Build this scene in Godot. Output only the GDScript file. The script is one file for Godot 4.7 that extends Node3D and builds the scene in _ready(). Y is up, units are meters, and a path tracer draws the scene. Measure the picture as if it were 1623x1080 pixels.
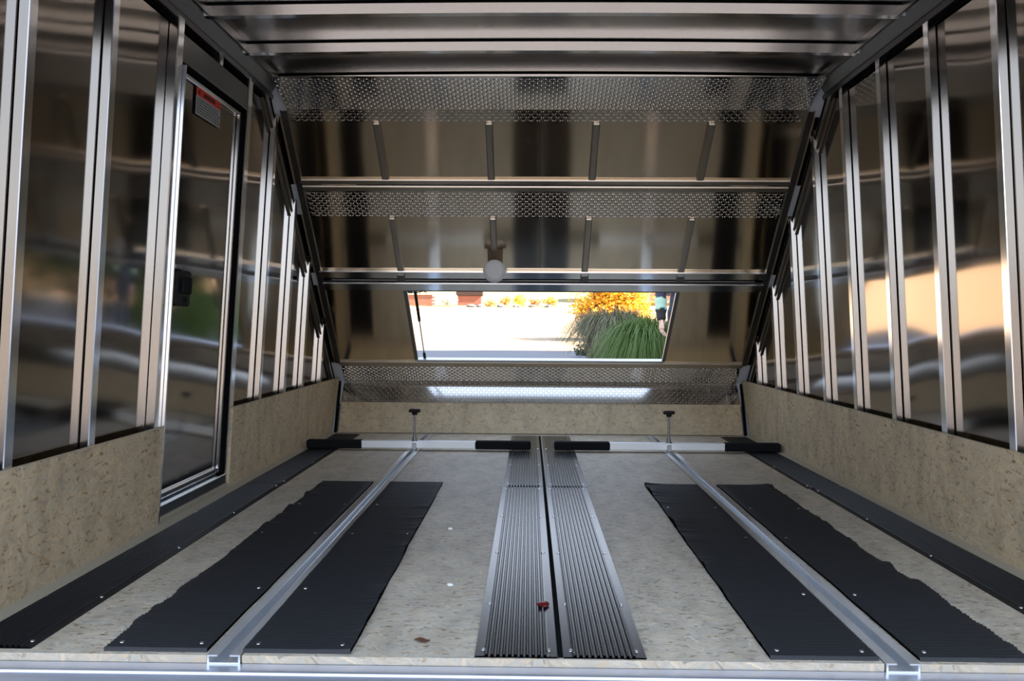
extends Node3D
# Interior of an aluminium snowmobile trailer seen through its open rear door.
# x right, y up, -z towards the nose of the trailer; "depth" d means -z.  Floor top is y = 0.

const LEAN := 0.0616        # the side walls lean inwards
const HALF := 1.25          # half width at the floor, at the face of the kick boards
const ROOF := 1.664         # underside of the roof bows
const FRONT := 5.392        # depth of the floor's front edge
const NOSE_D := 5.535       # the fold of the nose
const NOSE_H := 0.309
const TOP_D := 3.81         # where the slope reaches the roof
const REAR := 1.768         # rear edge of the floor
const OSB_H := 0.327
const SKIN := -0.0392        # wall sheet, measured from the face of the kick boards

var M := {}
var taken := {}
var rng := RandomNumberGenerator.new()

func _ready():
	rng.seed = 7
	# ---------------------------------------------------------------- camera
	var cam := Camera3D.new()
	cam.name = "camera"
	cam.fov = rad_to_deg(2.0 * atan(540.0 / 1430.0))
	cam.near = 0.05
	cam.far = 400.0
	cam.transform = Transform3D(Basis(Vector3.UP, 0.0190) * Basis(Vector3.RIGHT, -0.0180) * Basis(Vector3.BACK, 0.0059), Vector3(-0.0667, 0.6607, 0.0))
	add_child(cam)
	cam.current = true
	# ---------------------------------------------------------------- sky, sun, exposure
	var we := WorldEnvironment.new()
	we.name = "world_environment"
	var env := Environment.new()
	env.background_mode = Environment.BG_SKY
	var sm := ProceduralSkyMaterial.new()
	sm.sky_top_color = Color(0.70, 0.78, 0.90)
	sm.sky_horizon_color = Color(0.91, 0.92, 0.94)
	sm.ground_bottom_color = Color(0.40, 0.38, 0.35)
	sm.ground_horizon_color = Color(0.70, 0.72, 0.74)
	sm.sky_curve = 0.18
	sm.sun_angle_max = 2.0
	sm.sky_energy_multiplier = 0.88
	var sky := Sky.new()
	sky.sky_material = sm
	env.sky = sky
	env.tonemap_mode = Environment.TONE_MAPPER_LINEAR
	env.tonemap_exposure = 5.0
	env.sdfgi_enabled = true
	env.ssao_enabled = true
	env.ssil_enabled = true
	we.environment = env
	add_child(we)
	var sun := DirectionalLight3D.new()
	sun.name = "sun"
	sun.light_color = Color(1.0, 0.93, 0.83)
	sun.light_energy = 3.3
	sun.light_angular_distance = 0.5
	sun.shadow_enabled = true
	add_child(sun)
	sun.look_at_from_position(Vector3.ZERO, -Vector3(0.78, 0.62, 0.10), Vector3.UP)
	# ---------------------------------------------------------------- the place
	make_materials()
	build_ground()
	shade_patch()
	build_floor()
	build_side_wall(-1)
	build_side_wall(1)
	build_door()
	build_ceiling()
	build_front()
	build_outside()
	build_floor_things()
	build_small_things()

# ==================================================================== helpers
func numbered(called: String) -> String:
	if not taken.has(called):
		taken[called] = 0
		return called
	taken[called] += 1
	return "%s_%03d" % [called, taken[called]]

func tag(o: Node, label: String, category: String, group := "", kind := ""):
	if label: o.set_meta("label", label)
	if category: o.set_meta("category", category)
	if group: o.set_meta("group", group)
	if kind: o.set_meta("kind", kind)
	return o

func base(called: String, t := Transform3D.IDENTITY) -> Node3D:
	var o := Node3D.new()
	o.name = numbered(called)
	o.transform = t
	add_child(o, true)
	return o

func struct_node(called: String, label: String, category: String, t := Transform3D.IDENTITY) -> Node3D:
	var o := base(called, t)
	tag(o, label, category, "", "structure")
	return o

func begin() -> SurfaceTool:
	var st := SurfaceTool.new()
	st.begin(Mesh.PRIMITIVE_TRIANGLES)
	return st

func commit(st: SurfaceTool, called: String, mat: Material, parent: Node = self, at := Vector3.ZERO) -> MeshInstance3D:
	return put(st.commit(), called, mat, parent, Transform3D(Basis.IDENTITY, at))

func put(mesh: Mesh, called: String, mat: Material, parent: Node = self, t := Transform3D.IDENTITY) -> MeshInstance3D:
	var o := MeshInstance3D.new()
	o.mesh = mesh
	o.material_override = mat
	o.name = numbered(called) if parent == self else called
	o.transform = t
	parent.add_child(o, true)
	return o

func tri(st: SurfaceTool, a: Vector3, b: Vector3, c: Vector3, out: Vector3):
	var n := (b - a).cross(c - a)
	if n.length_squared() < 1e-16: return
	n = n.normalized()
	if n.dot(out) < 0.0:
		n = -n
		var t := b; b = c; c = t
	for p: Vector3 in [a, c, b]:
		st.set_normal(n)
		st.add_vertex(p)

func quad(st: SurfaceTool, a: Vector3, b: Vector3, c: Vector3, d: Vector3, out: Vector3):
	tri(st, a, b, c, out)
	tri(st, a, c, d, out)

# a chamfered box: centre, full size, chamfer
func bx(st: SurfaceTool, c: Vector3, size: Vector3, ch := 0.002, turn := Basis.IDENTITY):
	var h := size * 0.5
	ch = minf(ch, minf(h.x, minf(h.y, h.z)) * 0.8)
	var ax := [Vector3.RIGHT, Vector3.UP, Vector3.BACK]
	var P := func(sx: int, sy: int, sz: int, k: int) -> Vector3:
		var v := Vector3(sx * (h.x - ch), sy * (h.y - ch), sz * (h.z - ch))
		v[k] = [sx, sy, sz][k] * h[k]
		return c + turn * v
	for k in 3:
		var u := (k + 1) % 3
		var w := (k + 2) % 3
		for s: int in [-1, 1]:
			var q := []
			for e in [[-1, -1], [1, -1], [1, 1], [-1, 1]]:
				var sg := [0, 0, 0]
				sg[k] = s; sg[u] = e[0]; sg[w] = e[1]
				q.append(P.call(sg[0], sg[1], sg[2], k))
			quad(st, q[0], q[1], q[2], q[3], turn * (ax[k] * s))
		for s: int in [-1, 1]:
			for t: int in [-1, 1]:      # edges between faces u and w, running along k
				var e1 := [0, 0, 0]
				var e2 := [0, 0, 0]
				e1[u] = s; e1[w] = t; e1[k] = -1
				e2[u] = s; e2[w] = t; e2[k] = 1
				quad(st, P.call(e1[0], e1[1], e1[2], u), P.call(e2[0], e2[1], e2[2], u), P.call(e2[0], e2[1], e2[2], w), P.call(e1[0], e1[1], e1[2], w), turn * (ax[u] * s + ax[w] * t))
	for sx: int in [-1, 1]:
		for sy: int in [-1, 1]:
			for sz: int in [-1, 1]:
				tri(st, P.call(sx, sy, sz, 0), P.call(sx, sy, sz, 1), P.call(sx, sy, sz, 2), turn * Vector3(sx, sy, sz))

func span(st: SurfaceTool, a: Vector3, b: Vector3, ch := 0.002):     # box between two corners
	bx(st, (a + b) * 0.5, (b - a).abs(), ch)

# extrude polygon (x, y) from z0 to z1, mapped by t
func prism(st: SurfaceTool, poly: PackedVector2Array, z0: float, z1: float, t := Transform3D.IDENTITY):
	var idx := Geometry2D.triangulate_polygon(poly)
	var area := 0.0
	var n := poly.size()
	for i in n:
		area += poly[i].cross(poly[(i + 1) % n])
	var sg := signf(area)
	for i in n:
		var a := poly[i]
		var b := poly[(i + 1) % n]
		var o := Vector2((b - a).y, -(b - a).x) * sg
		quad(st, t * Vector3(a.x, a.y, z0), t * Vector3(b.x, b.y, z0), t * Vector3(b.x, b.y, z1), t * Vector3(a.x, a.y, z1), t.basis * Vector3(o.x, o.y, 0))
	for z in [[z0, -1.0], [z1, 1.0]]:
		var zz: float = z[0]
		for i in range(0, idx.size(), 3):
			tri(st, t * Vector3(poly[idx[i]].x, poly[idx[i]].y, zz), t * Vector3(poly[idx[i + 1]].x, poly[idx[i + 1]].y, zz), t * Vector3(poly[idx[i + 2]].x, poly[idx[i + 2]].y, zz), t.basis * Vector3(0, 0, z[1] * signf(z1 - z0)))

# spin a profile of (radius, height) round y; smooth around, sharp along
func lathe(st: SurfaceTool, prof: PackedVector2Array, seg := 20, t := Transform3D.IDENTITY):
	for i in prof.size() - 1:
		var a := prof[i]
		var b := prof[i + 1]
		var d := b - a
		if d.length_squared() < 1e-14: continue
		var nr := Vector2(d.y, -d.x).normalized()
		for k in seg:
			var p := TAU * k / seg
			var q := TAU * (k + 1) / seg
			var vs := [[a, p], [b, p], [b, q], [a, q]]
			for trio in [[0, 1, 2], [0, 2, 3]]:
				var v := []
				var nn := []
				for j in trio:
					var r: Vector2 = vs[j][0]
					var g: float = vs[j][1]
					v.append(t * Vector3(r.x * cos(g), r.y, r.x * sin(g)))
					nn.append((t.basis * Vector3(nr.x * cos(g), nr.y, nr.x * sin(g))).normalized())
				var gn: Vector3 = (v[1] - v[0]).cross(v[2] - v[0])
				if gn.length_squared() < 1e-18: continue
				var order = [0, 2, 1] if gn.dot(nn[0] + nn[1] + nn[2]) > 0.0 else [0, 1, 2]
				for j in order:
					st.set_normal(nn[j])
					st.add_vertex(v[j])

func rod(st: SurfaceTool, a: Vector3, b: Vector3, r: float, seg := 12):
	var y := (b - a).normalized()
	var x := y.cross(Vector3(0.31, 0.2, 0.93)).normalized()
	lathe(st, PackedVector2Array([Vector2(0, 0), Vector2(r, 0), Vector2(r, (b - a).length()), Vector2(0, (b - a).length())]), seg, Transform3D(Basis(x, y, x.cross(y)), a))

# a smooth surface given as a grid of points (rows of equal length); out tells the side that faces the room
func sheet(st: SurfaceTool, rows: Array, out: Vector3, uvs := 0.0):
	var nr := rows.size()
	var nc: int = rows[0].size()
	var N := []
	for i in nr:
		var line := PackedVector3Array()
		for j in nc:
			var du: Vector3 = rows[i][mini(j + 1, nc - 1)] - rows[i][maxi(j - 1, 0)]
			var dv: Vector3 = rows[mini(i + 1, nr - 1)][j] - rows[maxi(i - 1, 0)][j]
			var n := du.cross(dv).normalized()
			line.append(n if n.dot(out) >= 0 else -n)
		N.append(line)
	for i in nr - 1:
		for j in nc - 1:
			var q := [[i, j], [i, j + 1], [i + 1, j + 1], [i + 1, j]]
			for trio in [[0, 1, 2], [0, 2, 3]]:
				var a: Vector3 = rows[q[trio[0]][0]][q[trio[0]][1]]
				var b: Vector3 = rows[q[trio[1]][0]][q[trio[1]][1]]
				var c: Vector3 = rows[q[trio[2]][0]][q[trio[2]][1]]
				var gn: Vector3 = (b - a).cross(c - a)
				if gn.length_squared() < 1e-18: continue
				var order = [trio[0], trio[2], trio[1]] if gn.dot(out) > 0 else trio
				for k in order:
					st.set_normal(N[q[k][0]][q[k][1]])
					if uvs > 0.0: st.set_uv(Vector2(q[k][1], q[k][0]) * uvs)
					st.add_vertex(rows[q[k][0]][q[k][1]])

func mat(col: Color, rough: float, metal := 0.0, spec := 0.5) -> StandardMaterial3D:
	var m := StandardMaterial3D.new()
	m.albedo_color = col
	m.roughness = rough
	m.metallic = metal
	m.metallic_specular = spec
	return m

# ==================================================================== materials
func osb_image(seed_: int) -> ImageTexture:
	var n := 1024
	var r := RandomNumberGenerator.new()
	r.seed = seed_
	var d := PackedFloat32Array()
	d.resize(n * n)
	d.fill(0.0)
	var w := PackedFloat32Array()
	w.resize(n * n)
	w.fill(0.0)
	for i in 5200:
		var cx := r.randf() * n
		var cy := r.randf() * n
		var L := r.randf_range(14, 46)
		var W := r.randf_range(4, 11)
		var a := r.randfn(0.0, 0.75)
		var tone := r.randfn(0.0, 0.42)
		var warm := r.randfn(0.0, 0.5)
		if r.randf() < 0.045: tone -= 1.5
		var ca := cos(a)
		var sa := sin(a)
		var R := int(L) + 2
		for y in range(int(cy) - R, int(cy) + R + 1):
			for x in range(int(cx) - R, int(cx) + R + 1):
				var u := (x - cx) * ca + (y - cy) * sa
				if absf(u) > L * 0.7: continue
				var v := -(x - cx) * sa + (y - cy) * ca
				if absf(v) > W * 0.5: continue
				var k := posmod(y, n) * n + posmod(x, n)
				d[k] = tone + 0.25 * v / W
				w[k] = warm
	var nz := FastNoiseLite.new()
	nz.seed = seed_ + 3
	nz.frequency = 0.008
	var fl := FastNoiseLite.new()
	fl.seed = seed_ + 5
	fl.frequency = 0.03
	fl.fractal_octaves = 3
	var bytes := PackedByteArray()
	bytes.resize(n * n * 3)
	for y in n:
		var fy := sin(TAU * y / n) * n / TAU
		var gy := cos(TAU * y / n) * n / TAU
		for x in n:
			var k := y * n + x
			var e := minf(minf(x, n - 1 - x), minf(y, n - 1 - y)) / 60.0
			var f := fl.get_noise_2d(x * 0.6, y * 1.4) * minf(e, 1.0)
			var t := 0.78 + 0.075 * d[k] + 0.10 * nz.get_noise_2d(x, fy * 0.5 + gy * 0.3) * minf(e, 1.0) - 0.26 * smoothstep(0.34, 0.62, f)
			var q := 0.026 * w[k] + 0.03 * smoothstep(0.25, 0.6, f)
			bytes[k * 3] = int(clampf(t + q, 0, 1) * 255)
			bytes[k * 3 + 1] = int(clampf(t, 0, 1) * 255)
			bytes[k * 3 + 2] = int(clampf(t - q * 1.4, 0, 1) * 255)
	var im := Image.create_from_data(n, n, false, Image.FORMAT_RGB8, bytes)
	return ImageTexture.create_from_image(im)

func noise_tex(freq: float, lo: Color, hi: Color, seed_: int, size := 512, octaves := 4) -> NoiseTexture2D:
	var f := FastNoiseLite.new()
	f.seed = seed_
	f.frequency = freq
	f.fractal_octaves = octaves
	var t := NoiseTexture2D.new()
	t.width = size
	t.height = size
	t.seamless = true
	t.noise = f
	var g := Gradient.new()
	g.set_color(0, lo)
	g.set_color(1, hi)
	t.color_ramp = g
	return t

func tri_map(m: StandardMaterial3D, tex: Texture2D, scale: Vector3):
	m.albedo_texture = tex
	m.uv1_triplanar = true
	m.uv1_world_triplanar = true
	m.uv1_scale = scale

func make_materials():
	var osb := osb_image(11)
	M.osb_floor = mat(Color(0.90, 0.84, 0.74), 0.55)
	tri_map(M.osb_floor, osb, Vector3.ONE * 1.25)
	M.osb_wall = mat(Color(0.90, 0.81, 0.66), 0.62)
	tri_map(M.osb_wall, osb, Vector3.ONE * 1.15)
	M.osb_edge = mat(Color(0.60, 0.56, 0.48), 0.8)
	M.skin = mat(Color(0.54, 0.51, 0.475), 0.085, 1.0)       # mill finish wall sheet
	M.front_skin = mat(Color(0.85, 0.79, 0.70), 0.13, 1.0)
	M.front_skin.anisotropy_enabled = true       # rolled up and down
	M.front_skin.anisotropy = -0.75
	M.rib = mat(Color(0.72, 0.69, 0.65), 0.32, 1.0)
	M.roof_skin = mat(Color(0.60, 0.585, 0.57), 0.20, 1.0)
	M.tread = mat(Color(0.82, 0.80, 0.77), 0.10, 1.0)
	M.stud = mat(Color(0.86, 0.87, 0.88), 0.15, 1.0)
	M.rail = mat(Color(0.93, 0.94, 0.95), 0.27, 0.88)
	M.sill = mat(Color(0.82, 0.83, 0.87), 0.32, 0.75)
	M.trim = mat(Color(0.46, 0.455, 0.45), 0.35, 1.0)
	M.screw = mat(Color(0.90, 0.90, 0.90), 0.25, 1.0)
	M.seam = mat(Color(0.06, 0.06, 0.065), 0.95, 0.0, 0.1)
	M.rubber = mat(Color(0.10, 0.102, 0.108), 0.62)
	M.strip = mat(Color(0.085, 0.09, 0.10), 0.24, 0.0, 0.6)
	M.strip_side = mat(Color(0.075, 0.08, 0.09), 0.5, 0.0, 0.3)
	M.black = mat(Color(0.06, 0.06, 0.063), 0.55, 0.0, 0.35)
	M.grip = mat(Color(0.10, 0.10, 0.11), 0.9, 0.0, 0.25)
	M.bar = mat(Color(0.90, 0.91, 0.92), 0.4, 0.35)
	M.zinc = mat(Color(0.55, 0.56, 0.57), 0.35, 1.0)
	M.grey_plastic = mat(Color(0.82, 0.83, 0.84), 0.5)
	M.red = mat(Color(0.35, 0.03, 0.05), 0.4)
	M.outer = mat(Color(0.75, 0.76, 0.78), 0.4)
	M.shaded_ground = mat(Color(0.42, 0.41, 0.42), 0.9)  # darker than the road: shade on the near ground, put into the colour
	M.road = mat(Color(0.61, 0.52, 0.42), 0.9)
	M.bark = mat(Color(0.30, 0.22, 0.16), 0.9)
	for q in [["leaf_gold", 0.80, 0.65, 0.13], ["leaf_orange", 0.82, 0.52, 0.14], ["leaf_lemon", 0.90, 0.78, 0.30], ["leaf_dark", 0.13, 0.20, 0.11], ["leaf_green", 0.24, 0.33, 0.14], ["leaf_pale", 0.92, 0.90, 0.86], ["leaf_straw", 0.80, 0.70, 0.45], ["leaf_russet", 0.66, 0.36, 0.22], ["grass_grey", 0.40, 0.39, 0.28], ["grass_green", 0.29, 0.38, 0.12]]:
		M[q[0]] = mat(Color(q[1], q[2], q[3]), 0.7)
		M[q[0]].backlight_enabled = true
		M[q[0]].backlight = Color(q[1], q[2], q[3]) * 0.5
		M[q[0]].cull_mode = BaseMaterial3D.CULL_DISABLED
	M.stone = mat(Color(0.42, 0.41, 0.43), 0.85)
	M.lawn = mat(Color(0.52, 0.46, 0.28), 0.95)
	M.kerb = mat(Color(0.72, 0.69, 0.65), 0.9)
	M.brick = mat(Color(0.56, 0.34, 0.29), 0.9)
	M.darkwood = mat(Color(0.20, 0.11, 0.08), 0.7)
	M.wood = mat(Color(0.42, 0.30, 0.20), 0.8)
	M.render_ = mat(Color(0.66, 0.54, 0.50), 0.9)
	M.glass = mat(Color(0.05, 0.05, 0.06), 0.08)
	M.person = mat(Color.WHITE, 0.75)
	M.person.vertex_color_use_as_albedo = true
	M.dead_leaf = mat(Color(0.36, 0.20, 0.13), 0.8)
	M.chip = mat(Color(0.9, 0.9, 0.88), 0.6)
	M.header_plate = mat(Color(0.52, 0.52, 0.51), 0.45, 1.0)

# ==================================================================== frames of reference
func wall_t(side: int) -> Transform3D:       # local x = depth (left) or -depth (right), y up the wall, z into the room
	if side < 0:
		return Transform3D(Basis(Vector3(0, 0, -1), Vector3(LEAN, 1, 0), Vector3(1, -LEAN, 0)), Vector3(-HALF, 0, 0))
	return Transform3D(Basis(Vector3(0, 0, 1), Vector3(-LEAN, 1, 0), Vector3(-1, -LEAN, 0)), Vector3(HALF, 0, 0))

func slope_t() -> Transform3D:
	var y := Vector3(0, ROOF - NOSE_H, NOSE_D - TOP_D).normalized()
	return Transform3D(Basis(Vector3.RIGHT, y, Vector3.RIGHT.cross(y)), Vector3(0, NOSE_H, -NOSE_D))

func kick_t() -> Transform3D:
	var y := Vector3(0, NOSE_H, -(NOSE_D - FRONT)).normalized()
	return Transform3D(Basis(Vector3.RIGHT, y, Vector3.RIGHT.cross(y)), Vector3(0, 0, -FRONT))

func top_at(d: float) -> float:              # height of the wall's top at a depth
	if d <= TOP_D: return ROOF + 0.045
	return minf(ROOF + 0.045, NOSE_H + (NOSE_D - d) * (ROOF - NOSE_H) / (NOSE_D - TOP_D) + 0.02)

func half_at(y: float) -> float:
	return HALF - LEAN * y

func slope_y(s: float) -> float:
	return NOSE_H + s * (ROOF - NOSE_H) / Vector2(ROOF - NOSE_H, NOSE_D - TOP_D).length()

# ==================================================================== ground
func ground_y(d: float) -> float:
	return -0.45 + 0.04 * maxf(d, 0.0) if d < 44.0 else -0.45 + 1.76 + 0.06 * (d - 44.0)

func build_ground():
	var rows := []
	for d: float in [-60.0, -30.0, -12.0, -4.0, 0.0, 4.0, 8.0, 14.0, 20.0, 30.0, 44.0]:
		var line := PackedVector3Array()
		for i in 13: line.append(Vector3(lerpf(-60, 60, i / 12.0), ground_y(d), -d))
		rows.append(line)
	var st := begin()
	sheet(st, rows, Vector3.UP)
	var g := commit(st, "ground", M.road)
	tag(g, "pale sunlit road and forecourt rising away beyond the trailer", "road", "", "structure")

func shade_patch():  # dark sheet imitating shade by colour; its front edge follows the shadow line
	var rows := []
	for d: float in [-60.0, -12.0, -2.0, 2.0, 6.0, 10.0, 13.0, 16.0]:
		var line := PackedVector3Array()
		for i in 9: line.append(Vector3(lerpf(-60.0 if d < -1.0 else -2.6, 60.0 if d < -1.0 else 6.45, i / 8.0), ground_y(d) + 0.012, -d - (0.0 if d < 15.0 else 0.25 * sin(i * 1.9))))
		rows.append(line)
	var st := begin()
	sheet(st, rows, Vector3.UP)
	tag(commit(st, "ground_shade", M.shaded_ground), "dark ground patch under the trailer with shade put into its colour", "shaded_ground", "", "structure")

# ==================================================================== floor
func build_floor():
	var f := struct_node("floor", "grey-beige strand board trailer floor with recessed metal channels", "floor")
	var xs := [[-1.285, -0.703], [-0.633, 0.633], [0.703, 1.285]]
	for p in xs:
		var st := begin()
		span(st, Vector3(p[0], -0.016, -FRONT - 0.01), Vector3(p[1], 0, -REAR), 0.0006)
		commit(st, "floor_sheet", M.osb_floor, f)
	var sub := begin()
	span(sub, Vector3(-1.32, -0.09, -FRONT - 0.02), Vector3(1.32, -0.0165, -REAR + 0.001), 0.001)
	commit(sub, "subfloor", M.trim, f)
	# rear sill extrusion
	var prof := PackedVector2Array([Vector2(-1.767, -0.10), Vector2(-1.767, -0.016), Vector2(-1.724, -0.017), Vector2(-1.722, -0.012), Vector2(-1.712, -0.012), Vector2(-1.709, -0.016), Vector2(-1.690, -0.018), Vector2(-1.664, -0.024), Vector2(-1.655, -0.036), Vector2(-1.655, -0.10)])
	var st2 := begin()
	# profile given as (z, y); extrude along x
	prism(st2, prof, -1.33, 1.33, Transform3D(Basis(Vector3(0, 0, 1), Vector3(0, 1, 0), Vector3(-1, 0, 0)), Vector3.ZERO))
	var sill := commit(st2, "trim_rear_sill", M.sill)
	tag(sill, "bright aluminium sill extrusion across the rear edge of the floor", "sill", "", "structure")
	# small battens where floor meets the kick boards
	for s: int in [-1, 1]:
		var b := begin()
		prism(b, PackedVector2Array([Vector2(0, 0.0004), Vector2(0.03, 0.0004), Vector2(0.03, 0.004), Vector2(0.0, 0.012)]), 0, FRONT - REAR - 0.02, Transform3D(Basis(Vector3(-s, 0, 0), Vector3.UP, Vector3(0, 0, -1)), Vector3(s * (HALF - 0.001), 0, -REAR - 0.005)))
		var tn := commit(b, "trim_batten_left" if s < 0 else "trim_batten_right", M.osb_edge)
		tag(tn, "thin wooden batten along the foot of the %s kick board" % ("door-side" if s < 0 else "doorless"), "batten", "", "structure")

# ==================================================================== side walls
func build_side_wall(side: int):
	var t := wall_t(side)
	var left := side < 0
	var w := struct_node("wall_left" if left else "wall_right", "mirror-like aluminium side wall with the entry door in it" if left else "mirror-like aluminium side wall without a door", "wall", t)
	var sx := 1.0 if left else -1.0
	var studs := [1.993, 2.383, 3.53, 3.904, 4.302, 4.65, 5.06] if left else [2.04, 2.44, 2.843, 3.233, 3.613, 3.992, 4.392, 4.78, 5.17]
	var edges := [1.66] + studs + [5.56]
	if left: edges = [1.66, 1.993, 2.383, 2.80, 3.53, 3.904, 4.302, 4.65, 5.06, 5.56]
	# sheets, one per bay, each a little bowed
	var r := RandomNumberGenerator.new()
	r.seed = 31 + side
	for i in edges.size() - 1:
		var d0: float = edges[i]
		var d1: float = edges[i + 1]
		var door := left and is_equal_approx(d0, 2.80)
		var rows := []
		var bow := r.randf_range(0.0015, 0.0035) * (1.0 if r.randf() < 0.7 else -0.7)
		var ph := r.randf() * TAU
		var nr := 28
		var y0 := 1.50 if door else 0.0
		for a in nr + 1:
			var line := PackedVector3Array()
			for b in 9:
				var d := lerpf(d0, d1, b / 8.0)
				var y := lerpf(y0, top_at(d), float(a) / nr)
				var k := sin(PI * b / 8.0)
				var off := 0.0 if door else bow * k * sin(PI * clampf((y - 0.3) / 1.2, 0, 1)) + 0.0012 * k * sin(y * 5.0 + ph)
				line.append(Vector3(sx * d, y, SKIN + off))
			rows.append(line)
		var st := begin()
		sheet(st, rows, Vector3.BACK)
		commit(st, "panel", M.skin, w)
	# the outer shell of the wall
	var poly := PackedVector2Array([Vector2(1.66, -0.1), Vector2(1.66, ROOF + 0.07), Vector2(TOP_D - 0.05, ROOF + 0.07), Vector2(NOSE_D + 0.05, NOSE_H), Vector2(FRONT + 0.06, -0.1)])
	if left:
		poly = PackedVector2Array([Vector2(1.66, -0.1), Vector2(1.66, ROOF + 0.07), Vector2(TOP_D - 0.05, ROOF + 0.07), Vector2(NOSE_D + 0.05, NOSE_H), Vector2(FRONT + 0.06, -0.1)])
	for i in poly.size(): poly[i].x *= sx
	var so := begin()
	prism(so, poly, SKIN - 0.035, SKIN - 0.006)
	commit(so, "outer_shell", M.outer, w)
	# studs: a square tube on a dark bonding strip
	for d: float in studs:
		var top := minf(1.612, top_at(d + 0.02) - 0.03)
		if top - OSB_H < 0.05: continue
		stud(w, sx, d, OSB_H - 0.06, top)
	# kick boards
	var kb := struct_node("trim_kick_board_left" if left else "trim_kick_board_right", "strand board kick panel along the foot of the %s wall" % ("door-side" if left else "doorless"), "kick panel", t)
	var spans := [[1.70, 2.849], [3.528, 0.0]] if left else [[1.70, 0.0]]
	for sp in spans:
		var pg: PackedVector2Array
		if sp[1] > 0.0: pg = PackedVector2Array([Vector2(sp[0], 0.0), Vector2(sp[1], 0.0), Vector2(sp[1], OSB_H), Vector2(sp[0], OSB_H)])
		else: pg = PackedVector2Array([Vector2(sp[0], 0.0), Vector2(FRONT - 0.012, 0.0), Vector2(NOSE_D - 0.02, NOSE_H - 0.01), Vector2(NOSE_D - 0.03, OSB_H), Vector2(sp[0], OSB_H)])
		for i in pg.size(): pg[i].x *= sx
		var st := begin()
		prism(st, pg, -0.0115, 0.0)
		commit(st, "kick_sheet", M.osb_wall, kb)
	# top corner extrusion
	var name_ := "trim_roof_corner_left" if left else "trim_roof_corner_right"
	var tr := struct_node(name_, "grey extrusion where the roof meets the %s wall" % ("door-side" if left else "doorless"), "corner trim", t)
	var cp := PackedVector2Array([Vector2(-0.044, 1.700), Vector2(-0.044, 1.615), Vector2(-0.020, 1.615), Vector2(-0.016, 1.632), Vector2(-0.022, 1.640), Vector2(0.018, 1.676), Vector2(0.018, 1.668), Vector2(0.030, 1.668), Vector2(0.030, 1.700)])
	var sc := begin()
	# profile in (z, y) of the wall; extruded along x
	prism(sc, cp, sx * 1.68, sx * (TOP_D + 0.05), Transform3D(Basis(Vector3(0, 0, 1), Vector3(0, 1, 0), Vector3(1, 0, 0)), Vector3.ZERO))
	commit(sc, "extrusion", M.trim, tr)
	var ss := begin()
	span(ss, Vector3(sx * 1.68, 1.598, -0.040), Vector3(sx * (TOP_D + 0.02), 1.614, -0.030), 0.001)
	commit(ss, "dark_seal", M.seam, tr)
	# edge channel down the slope
	var sl := struct_node("trim_nose_corner_left" if left else "trim_nose_corner_right", "dark edge channel running down the nose beside the %s wall" % ("door-side" if left else "doorless"), "edge trim", t)
	var dirv := Vector2(NOSE_D - TOP_D, -(ROOF - NOSE_H)).normalized()
	var nrm := Vector2(-dirv.y, dirv.x) * -1.0     # towards the room, below the slope
	var a0 := Vector2(TOP_D - 0.02, ROOF + 0.01)
	var L := Vector2(TOP_D, ROOF).distance_to(Vector2(NOSE_D, NOSE_H)) - 0.02
	var specs := [["seal", 0.014, 0.034, -0.0385, -0.022, M.seam], ["flange", 0.036, 0.062, -0.0385, -0.022, M.rib], ["rib", 0.070, 0.080, -0.0385, -0.030, M.rib]]
	for q in specs:
		var st := begin()
		var pg := PackedVector2Array([a0 + nrm * q[1], a0 + nrm * q[2], a0 + nrm * q[2] + dirv * L, a0 + nrm * q[1] + dirv * L])
		for i in pg.size(): pg[i].x *= sx
		prism(st, pg, q[3], q[4])
		commit(st, q[0], q[5], sl)

func stud(parent: Node, sx: float, d: float, y0: float, y1: float, wid := 0.036):
	var st := begin()
	span(st, Vector3(sx * d, y0, -0.0375), Vector3(sx * (d + wid), y1, -0.0125), 0.002)
	var o := commit(st, "stud", M.stud, parent)
	var sb := begin()
	span(sb, Vector3(sx * (d + 0.004), y0, SKIN - 0.001), Vector3(sx * (d + wid - 0.004), y1, -0.037), 0.0005)
	commit(sb, "bonding_strip", M.seam, o)

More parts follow.
